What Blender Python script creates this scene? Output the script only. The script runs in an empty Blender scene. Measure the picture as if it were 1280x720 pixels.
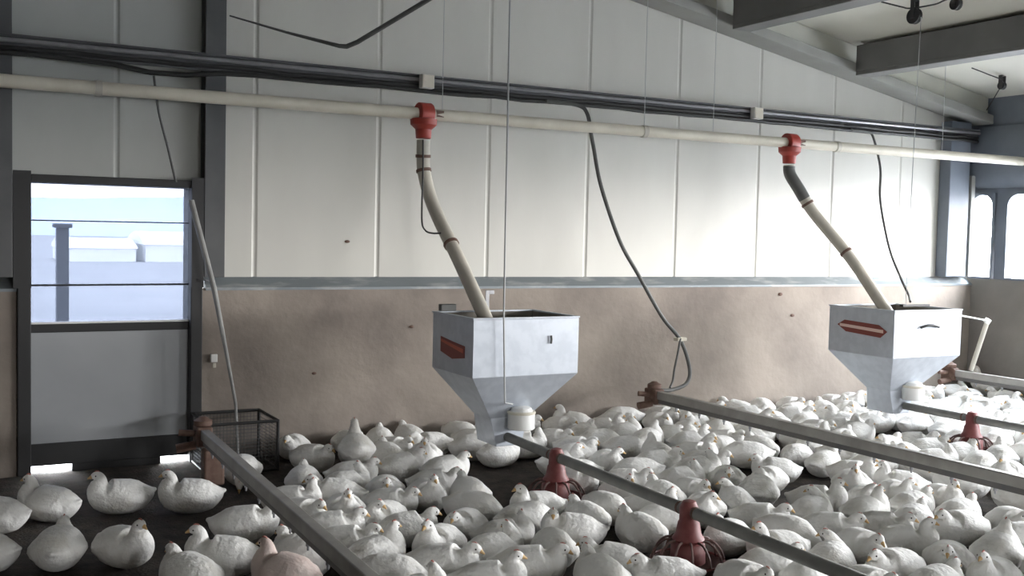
import bpy, bmesh, math, random
from mathutils import Vector, Matrix, noise
random.seed(11)
S = bpy.context.scene
C = S.collection
PI = math.pi

# ---------------------------------------------------------------- materials
def mat(name, c1, c2=None, rough=.6, metal=0., scale=6., bump=0., bscale=40., stretch=(1, 1, 1), contrast=(.35, .65), spec=.4, detail=5.):
    m = bpy.data.materials.new(name); m.use_nodes = True
    nt = m.node_tree; N = nt.nodes; L = nt.links
    b = N['Principled BSDF']
    b.inputs['Base Color'].default_value = (*c1, 1)
    b.inputs['Roughness'].default_value = rough
    b.inputs['Metallic'].default_value = metal
    b.inputs['Specular IOR Level'].default_value = spec
    tc = N.new('ShaderNodeTexCoord'); mp = N.new('ShaderNodeMapping')
    mp.inputs['Scale'].default_value = stretch
    L.new(tc.outputs['Object'], mp.inputs['Vector'])
    if c2 is not None:
        n = N.new('ShaderNodeTexNoise'); n.inputs['Scale'].default_value = scale; n.inputs['Detail'].default_value = detail
        L.new(mp.outputs['Vector'], n.inputs['Vector'])
        r = N.new('ShaderNodeValToRGB')
        r.color_ramp.elements[0].position = contrast[0]; r.color_ramp.elements[0].color = (*c1, 1)
        r.color_ramp.elements[1].position = contrast[1]; r.color_ramp.elements[1].color = (*c2, 1)
        L.new(n.outputs['Fac'], r.inputs['Fac']); L.new(r.outputs['Color'], b.inputs['Base Color'])
    if bump:
        n2 = N.new('ShaderNodeTexNoise'); n2.inputs['Scale'].default_value = bscale; n2.inputs['Detail'].default_value = 4
        L.new(mp.outputs['Vector'], n2.inputs['Vector'])
        bp = N.new('ShaderNodeBump'); bp.inputs['Strength'].default_value = bump; bp.inputs['Distance'].default_value = .02
        L.new(n2.outputs['Fac'], bp.inputs['Height']); L.new(bp.outputs['Normal'], b.inputs['Normal'])
    return m

M = {}
M['panel'] = mat('white_cladding', (.60, .59, .545), (.54, .53, .49), rough=.45, scale=1.3, stretch=(1, 1, .35), bump=.05, bscale=6)
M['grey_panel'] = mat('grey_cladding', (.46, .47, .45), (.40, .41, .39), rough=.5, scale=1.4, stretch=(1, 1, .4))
M['ceil'] = mat('ceiling_cladding', (.68, .67, .60), (.61, .60, .54), rough=.5, scale=1.1)
M['concrete'] = mat('stained_concrete', (.33, .285, .245), (.20, .17, .15), rough=.9, scale=1.6, contrast=(.36, .72), bump=.25, bscale=14, detail=8)
M['concrete_side'] = mat('grey_concrete', (.26, .245, .225), (.20, .185, .17), rough=.9, scale=1.4, bump=.2, bscale=14)
M['flash'] = mat('dusty_flashing', (.21, .235, .25), (.42, .43, .43), rough=.55, metal=.2, scale=3.5, contrast=(.5, .72), stretch=(1, 3, 3))
M['steel'] = mat('dark_painted_steel', (.085, .088, .092), (.11, .112, .115), rough=.55, metal=.2, scale=3)
M['rafter'] = mat('grey_painted_rafter', (.25, .25, .235), (.31, .31, .29), rough=.55, scale=2)
M['rafter_web'] = mat('pale_rafter_web', (.52, .52, .46), (.46, .46, .41), rough=.6, scale=2)  # light from the windows put into the web's paler colour
M['purlin'] = mat('dark_purlin', (.15, .15, .15), (.19, .19, .188), rough=.55, scale=2)
M['litter'] = mat('dark_litter', (.036, .031, .028), (.075, .062, .052), rough=1, scale=9, bump=.7, bscale=60, detail=8)
M['tarp'] = mat('blue_grey_curtain', (.13, .15, .185), (.17, .19, .225), rough=.55, scale=2.5, bump=.15, bscale=4)
M['galv'] = mat('galvanised_sheet', (.52, .555, .61), (.465, .50, .555), rough=.42, metal=.35, scale=14, contrast=(.4, .6))
M['galv_in'] = mat('dusty_hopper_inside', (.17, .155, .135), (.24, .22, .19), rough=.8, scale=6)  # darker tone for the inner faces of the bin
M['pipe'] = mat('galvanised_pipe', (.25, .25, .235), (.20, .20, .19), rough=.6, metal=.2, scale=8)
M['alu'] = mat('dusty_aluminium_profile', (.33, .32, .30), (.26, .25, .235), rough=.5, metal=.3, scale=7)
M['under'] = mat('grimy_water_pipe', (.10, .10, .10), (.14, .13, .12), rough=.5, scale=7)  # shade below the profile put into this dark colour
M['cream'] = mat('cream_plastic', (.68, .64, .54), (.60, .56, .47), rough=.4, scale=5)
M['tube'] = mat('dusty_white_tube', (.52, .49, .42), (.43, .41, .36), rough=.5, scale=7, stretch=(1, 1, .4))
M['red'] = mat('faded_red_plastic', (.38, .045, .03), (.30, .05, .04), rough=.45, scale=10)
M['panred'] = mat('dusty_red_feeder_plastic', (.155, .034, .036), (.22, .075, .07), rough=.5, scale=14)
M['pandark'] = mat('grimy_pan_plastic', (.10, .055, .048), (.15, .09, .08), rough=.6, scale=14)
M['brown'] = mat('grimy_brown_fitting', (.11, .06, .045), (.16, .10, .075), rough=.65, scale=20)
M['black'] = mat('black_rubber', (.028, .028, .028), rough=.5)
M['hose'] = mat('grey_hose', (.085, .088, .085), (.115, .115, .11), rough=.5, scale=9)
M['hose_pale'] = mat('pale_grey_pole', (.30, .30, .29), (.24, .24, .235), rough=.5, scale=9)
M['white'] = mat('white_plastic', (.75, .75, .73), rough=.4)
M['labelred'] = mat('red_sticker', (.48, .10, .06), rough=.4)
M['labeldark'] = mat('dark_red_sticker', (.20, .045, .035), rough=.45)
M['labelwhite'] = mat('sticker_stripe', (.70, .52, .46), rough=.4)
M['wire'] = mat('dark_wire', (.055, .055, .055), rough=.5, metal=.4)
M['cord'] = mat('pale_cord', (.46, .47, .47), rough=.7)
M['greymetal'] = mat('grey_zinc', (.33, .33, .34), (.27, .27, .28), rough=.4, metal=.6, scale=9)
M['doorpanel'] = mat('grey_door_sheet', (.40, .415, .43), (.35, .365, .38), rough=.5, scale=1.7)
M['doorframe'] = mat('near_black_frame', (.030, .030, .031), rough=.55)
M['feather'] = mat('white_feathers', (.80, .79, .765), (.58, .55, .49), rough=.85, scale=7, contrast=(.44, .80), bump=.55, bscale=30, spec=.15)
M['feather_pink'] = mat('thin_pinkish_feathers', (.64, .55, .51), (.53, .40, .36), rough=.85, scale=9, contrast=(.42, .75), bump=.35, bscale=38, spec=.15)
M['beak'] = mat('horn_beak', (.55, .36, .16), rough=.5)
M['comb'] = mat('pale_red_comb', (.46, .17, .14), rough=.55)
M['eye'] = mat('dark_eye', (.02, .015, .012), rough=.2)
M['leg'] = mat('yellow_pink_leg', (.55, .36, .22), rough=.6)
M['soil'] = mat('pale_yard_soil', (.43, .42, .41), (.35, .345, .34), rough=1, scale=.25, detail=8)
M['shed'] = mat('white_shed_sheet', (.88, .88, .86), rough=.6)
M['hill'] = mat('hazy_blue_hill', (.66, .72, .80), (.62, .68, .77), rough=1, scale=.05)  # distance haze put into the pale blue
M['post'] = mat('grey_post', (.085, .09, .10), rough=.7)

def pane_mat():
    m = bpy.data.materials.new('smoky_dusty_pane'); m.use_nodes = True  # dark tint added to dim the bright yard, pale translucence for haze
    nt = m.node_tree; nt.nodes.clear()
    o = nt.nodes.new('ShaderNodeOutputMaterial'); mx = nt.nodes.new('ShaderNodeMixShader')
    t = nt.nodes.new('ShaderNodeBsdfTransparent'); t.inputs['Color'].default_value = (.168, .176, .196, 1)
    d = nt.nodes.new('ShaderNodeBsdfTranslucent'); d.inputs['Color'].default_value = (.60, .66, .78, 1)
    mx.inputs['Fac'].default_value = .014
    nt.links.new(t.outputs[0], mx.inputs[1]); nt.links.new(d.outputs[0], mx.inputs[2]); nt.links.new(mx.outputs[0], o.inputs['Surface'])
    return m
M['pane'] = pane_mat()

def mesh_mat():        # fine wire netting: a tiled grid of thin wires with open cells
    m = bpy.data.materials.new('wire_netting'); m.use_nodes = True
    nt = m.node_tree; N = nt.nodes; L = nt.links
    b = N['Principled BSDF']; b.inputs['Base Color'].default_value = (.07, .07, .07, 1); b.inputs['Roughness'].default_value = .5
    tc = N.new('ShaderNodeTexCoord'); w = N.new('ShaderNodeTexBrick')
    sep = N.new('ShaderNodeSeparateXYZ'); L.new(tc.outputs['Object'], sep.inputs[0])
    ad = N.new('ShaderNodeMath'); ad.operation = 'ADD'; L.new(sep.outputs['X'], ad.inputs[0]); L.new(sep.outputs['Y'], ad.inputs[1])
    outs = []
    for src in (ad.outputs[0], sep.outputs['Z']):
        f = N.new('ShaderNodeMath'); f.operation = 'PINGPONG'; f.inputs[1].default_value = .0125; L.new(src, f.inputs[0])
        g = N.new('ShaderNodeMath'); g.operation = 'LESS_THAN'; g.inputs[1].default_value = .0016; L.new(f.outputs[0], g.inputs[0]); outs.append(g)
    mx = N.new('ShaderNodeMath'); mx.operation = 'MAXIMUM'; L.new(outs[0].outputs[0], mx.inputs[0]); L.new(outs[1].outputs[0], mx.inputs[1])
    L.new(mx.outputs[0], b.inputs['Alpha']); N.remove(w)
    return m
M['net'] = mesh_mat()

# ---------------------------------------------------------------- mesh helpers
class MB:
    def __init__(self): self.bm = bmesh.new()
    def hexa(self, b, t):          # b,t: four bottom points and four top points, same turning sense
        v = [self.bm.verts.new(p) for p in list(b) + list(t)]
        for f in ((3, 2, 1, 0), (4, 5, 6, 7), (0, 1, 5, 4), (1, 2, 6, 5), (2, 3, 7, 6), (3, 0, 4, 7)):
            self.bm.faces.new([v[i] for i in f])
        return self
    def box(self, x0, x1, y0, y1, z0, z1):
        return self.hexa([(x0, y0, z0), (x1, y0, z0), (x1, y1, z0), (x0, y1, z0)], [(x0, y0, z1), (x1, y0, z1), (x1, y1, z1), (x0, y1, z1)])
    def tube(self, pts, r, seg=10):
        pts = [Vector(p) for p in pts]; n = len(pts)
        rs = r if isinstance(r, (list, tuple)) else [r] * n
        t0 = (pts[1] - pts[0]).normalized()
        u = t0.orthogonal().normalized(); rings = []; tp = t0
        for i, p in enumerate(pts):
            t = (pts[min(i + 1, n - 1)] - pts[max(i - 1, 0)]).normalized()
            q = tp.rotation_difference(t); u = (q @ u); u = (u - t * u.dot(t)).normalized(); tp = t
            w = t.cross(u)
            rings.append([self.bm.verts.new(p + (u * math.cos(2 * PI * k / seg) + w * math.sin(2 * PI * k / seg)) * rs[i]) for k in range(seg)])
        for a, b in zip(rings, rings[1:]):
            for k in range(seg): self.bm.faces.new((a[k], a[(k + 1) % seg], b[(k + 1) % seg], b[k]))
        self.bm.faces.new(rings[0][::-1]); self.bm.faces.new(rings[-1])
        return self
    def lathe(self, prof, c=(0, 0, 0), seg=28, axis='z', cap=True):
        rings = []
        for r, z in prof:
            ring = []
            for k in range(seg):
                a = 2 * PI * k / seg; x, y = r * math.cos(a), r * math.sin(a)
                p = (x, y, z) if axis == 'z' else ((z, x, y) if axis == 'x' else (x, -z, y))
                ring.append(self.bm.verts.new(Vector(c) + Vector(p)))
            rings.append(ring)
        for a, b in zip(rings, rings[1:]):
            for k in range(seg): self.bm.faces.new((a[k], a[(k + 1) % seg], b[(k + 1) % seg], b[k]))
        if cap:
            self.bm.faces.new(rings[0][::-1]); self.bm.faces.new(rings[-1])
        return self
    def ball(self, c, r, seg=12):
        prof = [(max(r * math.sin(PI * i / 8), r * .02), -r * math.cos(PI * i / 8)) for i in range(9)]
        return self.lathe(prof, c, seg)
    def build(self, name, m, parent=None, smooth=False, bevel=0., angle=35):
        bm = self.bm
        if parent is not None:
            bmesh.ops.translate(bm, verts=bm.verts, vec=-world_loc(parent))
        bmesh.ops.recalc_face_normals(bm, faces=bm.faces)
        me = bpy.data.meshes.new(name); bm.to_mesh(me); bm.free()
        me.materials.append(m)
        o = bpy.data.objects.new(name, me); C.objects.link(o)
        if parent is not None: o.parent = parent
        if smooth:
            for p in me.polygons: p.use_smooth = True
            me.set_sharp_from_angle(angle=math.radians(angle))
        if bevel:
            b = o.modifiers.new('bevel', 'BEVEL'); b.width = bevel; b.segments = 2; b.limit_method = 'ANGLE'
        return o

def world_loc(o):
    v = Vector((0, 0, 0))
    while o is not None:
        v += o.location; o = o.parent
    return v
def spline(pts, k=8):
    pts = [Vector(p) for p in pts]; out = []
    for i in range(len(pts) - 1):
        p0 = pts[max(i - 1, 0)]; p1 = pts[i]; p2 = pts[i + 1]; p3 = pts[min(i + 2, len(pts) - 1)]
        for j in range(k):
            t = j / k
            out.append(.5 * (2 * p1 + (p2 - p0) * t + (2 * p0 - 5 * p1 + 4 * p2 - p3) * t * t + (3 * p1 - p0 - 3 * p2 + p3) * t ** 3))
    out.append(pts[-1]); return out
def tag(o, label, cat, group=None):
    o['label'] = label; o['category'] = cat
    if group: o['group'] = group
    return o
def thing(name, label, cat, loc, group=None):
    o = bpy.data.objects.new(name, None); o.empty_display_size = .1; C.objects.link(o); o.location = loc
    return tag(o, label, cat, group)
def struct(o): o['kind'] = 'structure'; return o
def dup(root, loc, rz=0., label=None, group=None):
    r = root.copy(); C.objects.link(r); r.location = loc; r.rotation_euler = (0, 0, rz)
    if label: r['label'] = label
    if group: r['group'] = group
    for ch in list(root.children):
        c = ch.copy(); C.objects.link(c); c.parent = r
        for g in list(ch.children):
            d = g.copy(); C.objects.link(d); d.parent = c
    return r

# ---------------------------------------------------------------- shell of the barn
D = 8.06                 # face of the end wall
XL, XR = -3.2, 10.3      # side walls
YF = -6.0                # far end behind the viewer
RIDGE = 3.55
def raf(x):              # underside of the end rafter
    x = x if x >= RIDGE else 2 * RIDGE - x
    return 3.885 - .175 * (x - 5.577)
def ceil_z(x): return raf(x) + .30

# floor: litter with small unevenness
bm = bmesh.new(); nx, ny = 150, 150
gx0, gx1, gy0, gy1 = XL, XR, YF, D + .02
vs = [[bm.verts.new((gx0 + (gx1 - gx0) * i / nx, gy0 + (gy1 - gy0) * j / ny, 0)) for i in range(nx + 1)] for j in range(ny + 1)]
for row in vs:
    for v in row: v.co.z = .007 * noise.noise(v.co * 3.1) + .005 * noise.noise(v.co * 9.0) - .004
for j in range(ny):
    for i in range(nx): bm.faces.new((vs[j][i], vs[j][i + 1], vs[j + 1][i + 1], vs[j + 1][i]))
f = MB(); f.bm = bm; struct(f.build('floor', M['litter'], smooth=True, angle=180))
g = MB(); g.box(-90, 110, -60, 180, -.30, -.06); struct(g.build('ground', M['soil']))

# end wall: concrete plinth, sloped flashing, cladding above
g = MB(); g.box(XL, .53, D - .09, D + .20, -.06, 1.29); g.box(1.77, XR, D - .09, D + .20, -.06, 1.29)
wb = struct(g.build('wall_back', M['concrete'], bevel=.008))
def cladding(x0, x1, z0, mt, name):
    xs = []; x = x0
    xs.append((x0, 0.))
    k = math.ceil((x0 - .185) / 1.0 + 1e-6)
    while .185 + k < x1 - .02:
        c = .185 + k
        for dx, dy in ((-.022, 0), (-.006, .008), (.006, .008), (.022, 0)): xs.append((c + dx, dy))
        k += 1
    if x0 < RIDGE < x1: xs.append((RIDGE, 0.))
    xs = sorted(p for p in xs if x0 <= p[0] < x1); xs.append((x1, 0.))
    b = bmesh.new()
    lo = [b.verts.new((x, D + dy, z0)) for x, dy in xs]; hi = [b.verts.new((x, D + dy, ceil_z(x) + .02)) for x, dy in xs]
    lo2 = [b.verts.new((x, D + .12, z0)) for x, dy in xs]; hi2 = [b.verts.new((x, D + .12, ceil_z(x) + .02)) for x, dy in xs]
    for i in range(len(xs) - 1):
        b.faces.new((lo[i], lo[i + 1], hi[i + 1], hi[i])); b.faces.new((lo2[i + 1], lo2[i], hi2[i], hi2[i + 1])); b.faces.new((lo[i + 1], lo[i], lo2[i], lo2[i + 1]))
    m = MB(); m.bm = b
    return m.build(name, mt, wb)
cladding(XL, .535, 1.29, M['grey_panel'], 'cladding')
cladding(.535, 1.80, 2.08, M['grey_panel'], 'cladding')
cladding(1.80, XR, 1.37, M['panel'], 'cladding')
for x0, x1 in ((XL, .53), (1.80, XR)):
    g = MB(); g.hexa([(x0, D - .10, 1.275), (x1, D - .10, 1.275), (x1, D + .01, 1.285), (x0, D + .01, 1.285)], [(x0, D - .10, 1.295), (x1, D - .10, 1.295), (x1, D + .01, 1.375), (x0, D + .01, 1.375)])
    g.build('sill_flashing', M['flash'], wb)
# dark specks of dirt stuck on the end wall
for x, y, z, r in ((2.93, D, 1.653, .022), (3.46, D - .09, .967, .022), (7.45, D - .09, 1.20, .03), (7.62, D - .09, .985, .028), (2.64, D - .09, .62, .02)):
    g = MB(); g.ball((x, y - .003, z), r, 8)
    for v in g.bm.verts: v.co.y = y - .003 + (v.co.y - y) * .35; v.co.z = z + (v.co.z - z) * .55
    g.build('dirt_clump', M['brown'], wb, smooth=True)

# side walls, far wall, roof
def window_frame(n, y0, y1):
    z0, z1, R = 1.36, 2.31, .13
    inner = []
    a, b_ = y0 + .03, y1 - .03; c0, c1 = z0 + .02, z1 - .02
    for (cy, cz, s) in ((b_ - R, c1 - R, 0), (a + R, c1 - R, 90)):
        for k in range(7):
            t = math.radians(s + 15 * k); inner.append((cy + R * math.cos(t), cz + R * math.sin(t)))
    inner += [(a, c0), (b_, c0)]
    outer = []
    cyc, czc = (a + b_) / 2, (c0 + c1) / 2
    for (y, z) in inner:
        dy, dz = y - cyc, z - czc
        k = min((y1 - cyc + .005) / abs(dy) if abs(dy) > 1e-6 else 1e9, (z1 - czc + .005) / abs(dz) if abs(dz) > 1e-6 else 1e9)
        outer.append((cyc + dy * k, czc + dz * k))
    b = bmesh.new(); n_ = len(inner)
    ring = [[b.verts.new((x, y, z)) for (y, z) in pts] for x, pts in ((XR - .02, inner), (XR - .02, outer), (XR + .10, outer), (XR + .10, inner))]
    for i in range(n_):
        j = (i + 1) % n_
        for q in range(4):
            A, B = ring[q], ring[(q + 1) % 4]; b.faces.new((A[i], A[j], B[j], B[i]))
    m = MB(); m.bm = b; o = m.build('window_%d' % n, M['tarp']); struct(o)
    # corner gussets fill between the rounded corner and the square hole: part of the same frame mesh
    return o
wins = [(7.70, 8.02)]
y = 7.57
while y > -5:
    wins.append((y - 1.46, y)); y -= 1.60
g = MB()
g.box(XR, XR + .22, YF, D + .2, -.06, 1.36)
ww = g.build('wall_right', M['concrete_side'], bevel=.008); struct(ww)
g = MB(); g.box(XR + .01, XR + .09, YF, D + .12, 2.30, ceil_z(XR) + .04)
ys = [D + .12] + [v for w in wins for v in (w[1], w[0])] + [YF]
for k in range(0, len(ys), 2):
    g.box(XR + .01, XR + .09, ys[k + 1], ys[k], 1.36, 2.30)
g.build('cladding', M['tarp'], ww)
# side curtain rolled above the windows
prof = [(0, 2.36), (-.05, 2.40), (-.10, 2.52), (-.115, 2.68), (-.10, 2.85), (-.06, 2.98), (-.02, 3.04), (.005, 3.04), (.005, 2.36)]
b = bmesh.new(); A = [b.verts.new((XR + x, YF + .1, z)) for x, z in prof]; B = [b.verts.new((XR + x, D - .12, z)) for x, z in prof]
for i in range(len(prof)): j = (i + 1) % len(prof); b.faces.new((A[i], A[j], B[j], B[i]))
b.faces.new(A[::-1]); b.faces.new(B)
m = MB(); m.bm = b; m.build('side_curtain', M['tarp'], ww, smooth=True)
for n, (a, c) in enumerate(wins): window_frame(n + 1, a, c)
g = MB(); g.box(XL - .2, XL, YF, D + .2, -.06, ceil_z(XL) + .04); struct(g.build('wall_left', M['concrete_side']))
g = MB(); GX0, GX1, GZ0, GZ1 = 2.6, 3.8, 1.25, 2.25          # unseen opening added behind the viewer to brighten the end wall
g.box(XL, GX0, YF - .15, YF, -.06, 2.9); g.box(GX1, XR, YF - .15, YF, -.06, 2.9); g.box(GX0, GX1, YF - .15, YF, -.06, GZ0); g.box(GX0, GX1, YF - .15, YF, GZ1, 2.9)
b = g.bm; pr = [(XL, 2.9), (XR, 2.9), (XR, ceil_z(XR)), (RIDGE, ceil_z(RIDGE)), (XL, ceil_z(XL))]
A = [b.verts.new((x, YF, z)) for x, z in pr]; B = [b.verts.new((x, YF - .15, z)) for x, z in pr]
b.faces.new(A); b.faces.new(B[::-1])
for i in range(5): j = (i + 1) % 5; b.faces.new((A[i], B[i], B[j], A[j]))
struct(g.build('wall_front', M['grey_panel']))
g = MB()
for x0, x1 in ((XL - .3, RIDGE), (RIDGE, XR + .5)):
    zz = lambda x: ceil_z(RIDGE) - .175 * abs(x - RIDGE)
    g.hexa([(x0, YF - .3, zz(x0)), (x1, YF - .3, zz(x1)), (x1, D + .3, zz(x1)), (x0, D + .3, zz(x0))],
           [(x0, YF - .3, zz(x0) + .1), (x1, YF - .3, zz(x1) + .1), (x1, D + .3, zz(x1) + .1), (x0, D + .3, zz(x0) + .1)])
struct(g.build('ceiling', M['ceil']))
# end rafters: lower flange and paler web, one per roof slope
for x0, x1 in ((RIDGE, XR - .02), (RIDGE, XL + .02)):
    g = MB(); lo, hi = (x0, x1) if x0 < x1 else (x1, x0)
    def bar(g, ya, yb, za, zb):
        g.hexa([(lo, ya, raf(lo) + za), (hi, ya, raf(hi) + za), (hi, yb, raf(hi) + za), (lo, yb, raf(lo) + za)],
               [(lo, ya, raf(lo) + zb), (hi, ya, raf(hi) + zb), (hi, yb, raf(hi) + zb), (lo, yb, raf(lo) + zb)])
    bar(g, D - .30, D - .005, 0, .10)
    o = struct(g.build('end_rafter', M['rafter'], bevel=.01))
    g = MB(); bar(g, D - .22, D - .012, .10, .295); g.build('web', M['rafter_web'], o)
# purlins running the length of the house
for xc in (8.25, 6.65, 5.05, 3.55, 2.05, .45, -1.15):
    z = raf(xc + .1) if xc > RIDGE else raf(xc - .1)
    top = min(ceil_z(xc - .1), ceil_z(xc + .1)) - .003
    g = MB(); g.box(xc - .11, xc + .11, YF + .01, D - .31, z, z + .035); g.box(xc - .11, xc - .075, YF + .01, D - .31, z + .035, top); g.box(xc - .075, xc + .11, YF + .01, D - .31, top - .03, top)
    struct(g.build('purlin', M['purlin'], bevel=.006))
# steel columns standing on the plinth against the end wall
def column(x0, x1, z0, z1):
    g = MB(); y0, y1 = D - .15, D - .003
    g.box(x0, x1, y0, y0 + .018, z0, z1); g.box(x0, x1, y1 - .018, y1, z0, z1); xm = (x0 + x1) / 2; g.box(xm - .01, xm + .01, y0 + .018, y1 - .018, z0, z1)
    return struct(g.build('steel_column', M['steel'], bevel=.004))
column(.36, .50, 1.375, raf(.36) - .01)
column(1.775, 1.925, 1.375, raf(1.775) - .01)
g = MB(); g.box(9.80, 10.12, D - .15, D - .003, 1.375, raf(10.12) - .01); struct(g.build('steel_column', M['tarp'], bevel=.01))
g = MB(); g.box(10.16, 10.22, D - .15, D - .003, 1.375, 2.5); struct(g.build('trim_1', M['rafter'], bevel=.005))

# ---------------------------------------------------------------- barn door in the end wall
g = MB(); g.box(.53, .615, D - .13, D + .15, 0, 2.08); g.box(1.685, 1.77, D - .13, D + .15, 0, 2.08); g.box(.615, 1.685, D - .13, D + .15, 2.025, 2.08)
door = struct(g.build('door_1', M['doorframe'], bevel=.006))
g = MB(); g.box(.503, .615, D - .15, D - .131, 1.30, 2.10); g.box(1.685, 1.772, D - .15, D - .131, 1.30, 2.10); g.build('jamb_plate', M['doorframe'], door)
g = MB(); g.box(.615, 1.685, D - .06, D - .0, .985, 1.045); g.build('mid_rail', M['doorframe'], door, bevel=.005)
g = MB(); g.box(.615, 1.685, D - .04, D - .01, .205, .985); g.build('lower_panel', M['doorpanel'], door)
g = MB(); g.box(.615, 1.685, D - .06, D - .0, .05, .205); g.box(.885, 1.49, D - .06, D, -.004, .05); g.build('kick_board', M['doorframe'], door, bevel=.004)
g = MB(); g.box(.615, 1.685, D - .03, D - .024, 1.045, 2.025); g.build('pane', M['pane'], door)
for z in (1.315, 1.765):
    g = MB(); g.tube([(.615, D - .045, z), (1.685, D - .045, z + .004)], .007 if z < 1.5 else .0045, 8); g.build('cross_wire', M['wire'], door, smooth=True)
g = MB(); g.box(.615, 1.685, D - .062, D - .018, 1.045, 1.058); o = g.build('bottom_bead', M['white'], door); o['label'] = 'pale bead under the pane'
g = MB(); g.tube([(1.715, D - .14, 1.36), (1.78, D - .19, 1.355), (1.84, D - .18, 1.335)], .006, 8); o = g.build('hook', M['greymetal'], door, smooth=True); o['label'] = 'bent wire hook'

# small switch box by the door
sw = thing('wall_switch', 'small white switch on the concrete wall just right of the door', 'switch', (1.86, D - .092, .76))
g = MB(); g.box(1.835, 1.885, D - .122, D - .092, .74, .80); g.build('housing', M['white'], sw, bevel=.005)
g = MB(); g.box(1.848, 1.872, D - .130, D - .122, .70, .735); g.build('toggle', M['cream'], sw, bevel=.003)

# ---------------------------------------------------------------- yard outside, seen through the door and windows
ps = thing('yard_post', 'grey upright post standing in the yard behind the door pane', 'post', (1.23, 12.0, -.06))
g = MB(); g.box(1.17, 1.29, 11.94, 12.06, -.06, 1.70); g.build('shaft', M['post'], ps, bevel=.01)
g = MB(); g.box(1.14, 1.32, 11.91, 12.09, 1.70, 1.745); g.build('cap', M['post'], ps, bevel=.01)
def shed(x0, x1, y0, y1, h, label):
    t = thing('long_shed', label, 'shed', ((x0 + x1) / 2, (y0 + y1) / 2, -.06))
    g = MB(); g.box(x0, x1, y0, y1, -.06, h * .55); g.build('wall', M['shed'], t)
    g = MB(); n = 10; b = g.bm
    pr = [(y0 - .1 + (y1 - y0 + .2) * k / n, h * .55 + h * .45 * math.sin(PI * k / n)) for k in range(n + 1)]
    A = [b.verts.new((x0 - .1, y, z)) for y, z in pr]; B = [b.verts.new((x1 + .1, y, z)) for y, z in pr]
    for i in range(n): b.faces.new((A[i], B[i], B[i + 1], A[i + 1]))
    b.faces.new(A[::-1]); b.faces.new(B); b.faces.new((A[0], A[-1], B[-1], B[0]))
    g.build('roof', M['shed'], t, smooth=True)
shed(5.6, 8.85, 54, 59, 1.05, 'low white shed far out in the yard, left one of two behind the pane')
shed(9.3, 13.6, 54, 59.5, 1.42, 'taller white shed far out in the yard, the right one behind the door pane')
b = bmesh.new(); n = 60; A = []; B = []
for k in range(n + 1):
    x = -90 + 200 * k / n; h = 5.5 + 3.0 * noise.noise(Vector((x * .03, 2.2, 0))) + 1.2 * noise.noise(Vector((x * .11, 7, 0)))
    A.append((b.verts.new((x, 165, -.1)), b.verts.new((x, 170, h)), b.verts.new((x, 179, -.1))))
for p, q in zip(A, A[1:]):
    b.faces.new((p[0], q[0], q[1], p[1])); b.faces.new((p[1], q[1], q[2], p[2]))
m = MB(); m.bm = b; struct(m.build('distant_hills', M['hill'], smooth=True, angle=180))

# ---------------------------------------------------------------- services along the end wall
tray = thing('cable_tray', 'dark cable tray with pale conduit running along the top of the end wall', 'cable tray', (4, D - .19, 2.9))
g = MB(); ty = D - .155; g.box(.1, 10.2, ty - .010, ty, 2.875, 3.00); g.box(.1, 10.2, ty - .045, ty - .010, 2.985, 3.00); g.build('channel', M['steel'], tray, bevel=.003)
g = MB(); g.tube([(.1, ty - .035, 2.958), (10.2, ty - .035, 2.963)], .016, 10); g.build('conduit', M['greymetal'], tray, smooth=True)
for dz, r, sd in ((-.035, .017, 1), (-.07, .019, 2)):
    rr = random.Random(sd); pts = []
    for k in range(41):
        x = .12 + 10.05 * k / 40; sag = -.05 * math.exp(-((x - 1.5) / .35) ** 2) if sd == 2 else 0
        pts.append((x, ty - .036 + .004 * rr.uniform(-1, 1), 2.945 + dz + .006 * rr.uniform(-1, 1) + sag))
    g = MB(); g.tube(pts, r, 8); g.build('cable', M['black'], tray, smooth=True)
for x, lab in ((3.49, 'small white junction box on the cable tray above the near red outlet'), (6.93, 'small white junction box on the cable tray left of the far red outlet')):
    jb = thing('junction_box', lab, 'junction box', (x, D - .215, 2.94))
    g = MB(); g.box(x - .055, x + .055, D - .275, D - .212, 2.885, 2.995); g.build('housing', M['white'], jb, bevel=.006)
    g = MB(); g.box(x - .05, x + .05, D - .281, D - .275, 2.89, 2.99); g.build('lid', M['cream'], jb, bevel=.003)

# cream auger pipe hung along the end wall
def ax(x): t = (x - .42) / (10.22 - .42); return Vector((x, 7.76 - .44 * t, 2.672 - .042 * t))
aug = thing('auger_pipe', 'long cream feed auger pipe running level in front of the end wall', 'pipe', ax(4.0))
g = MB(); g.tube([ax(-3.05), ax(3.0), ax(6.5), ax(10.24)], .046, 16); g.build('barrel', M['cream'], aug, smooth=True)
for x in (1.02, 5.42, 7.6):
    g = MB(); g.tube([ax(x - .022), ax(x + .022)], .053, 16); g.build('coupling', M['tube'], aug, smooth=True)
for x in (3.54, 5.42, 6.15, 9.0):
    p = ax(x); g = MB(); g.tube([(p.x, p.y, p.z + .046), (p.x, p.y, raf(x) + .2 if p.y > 7.76 else ceil_z(x))], .0032, 6); g.build('hanger_wire', M['cord'], aug, smooth=True)

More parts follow.
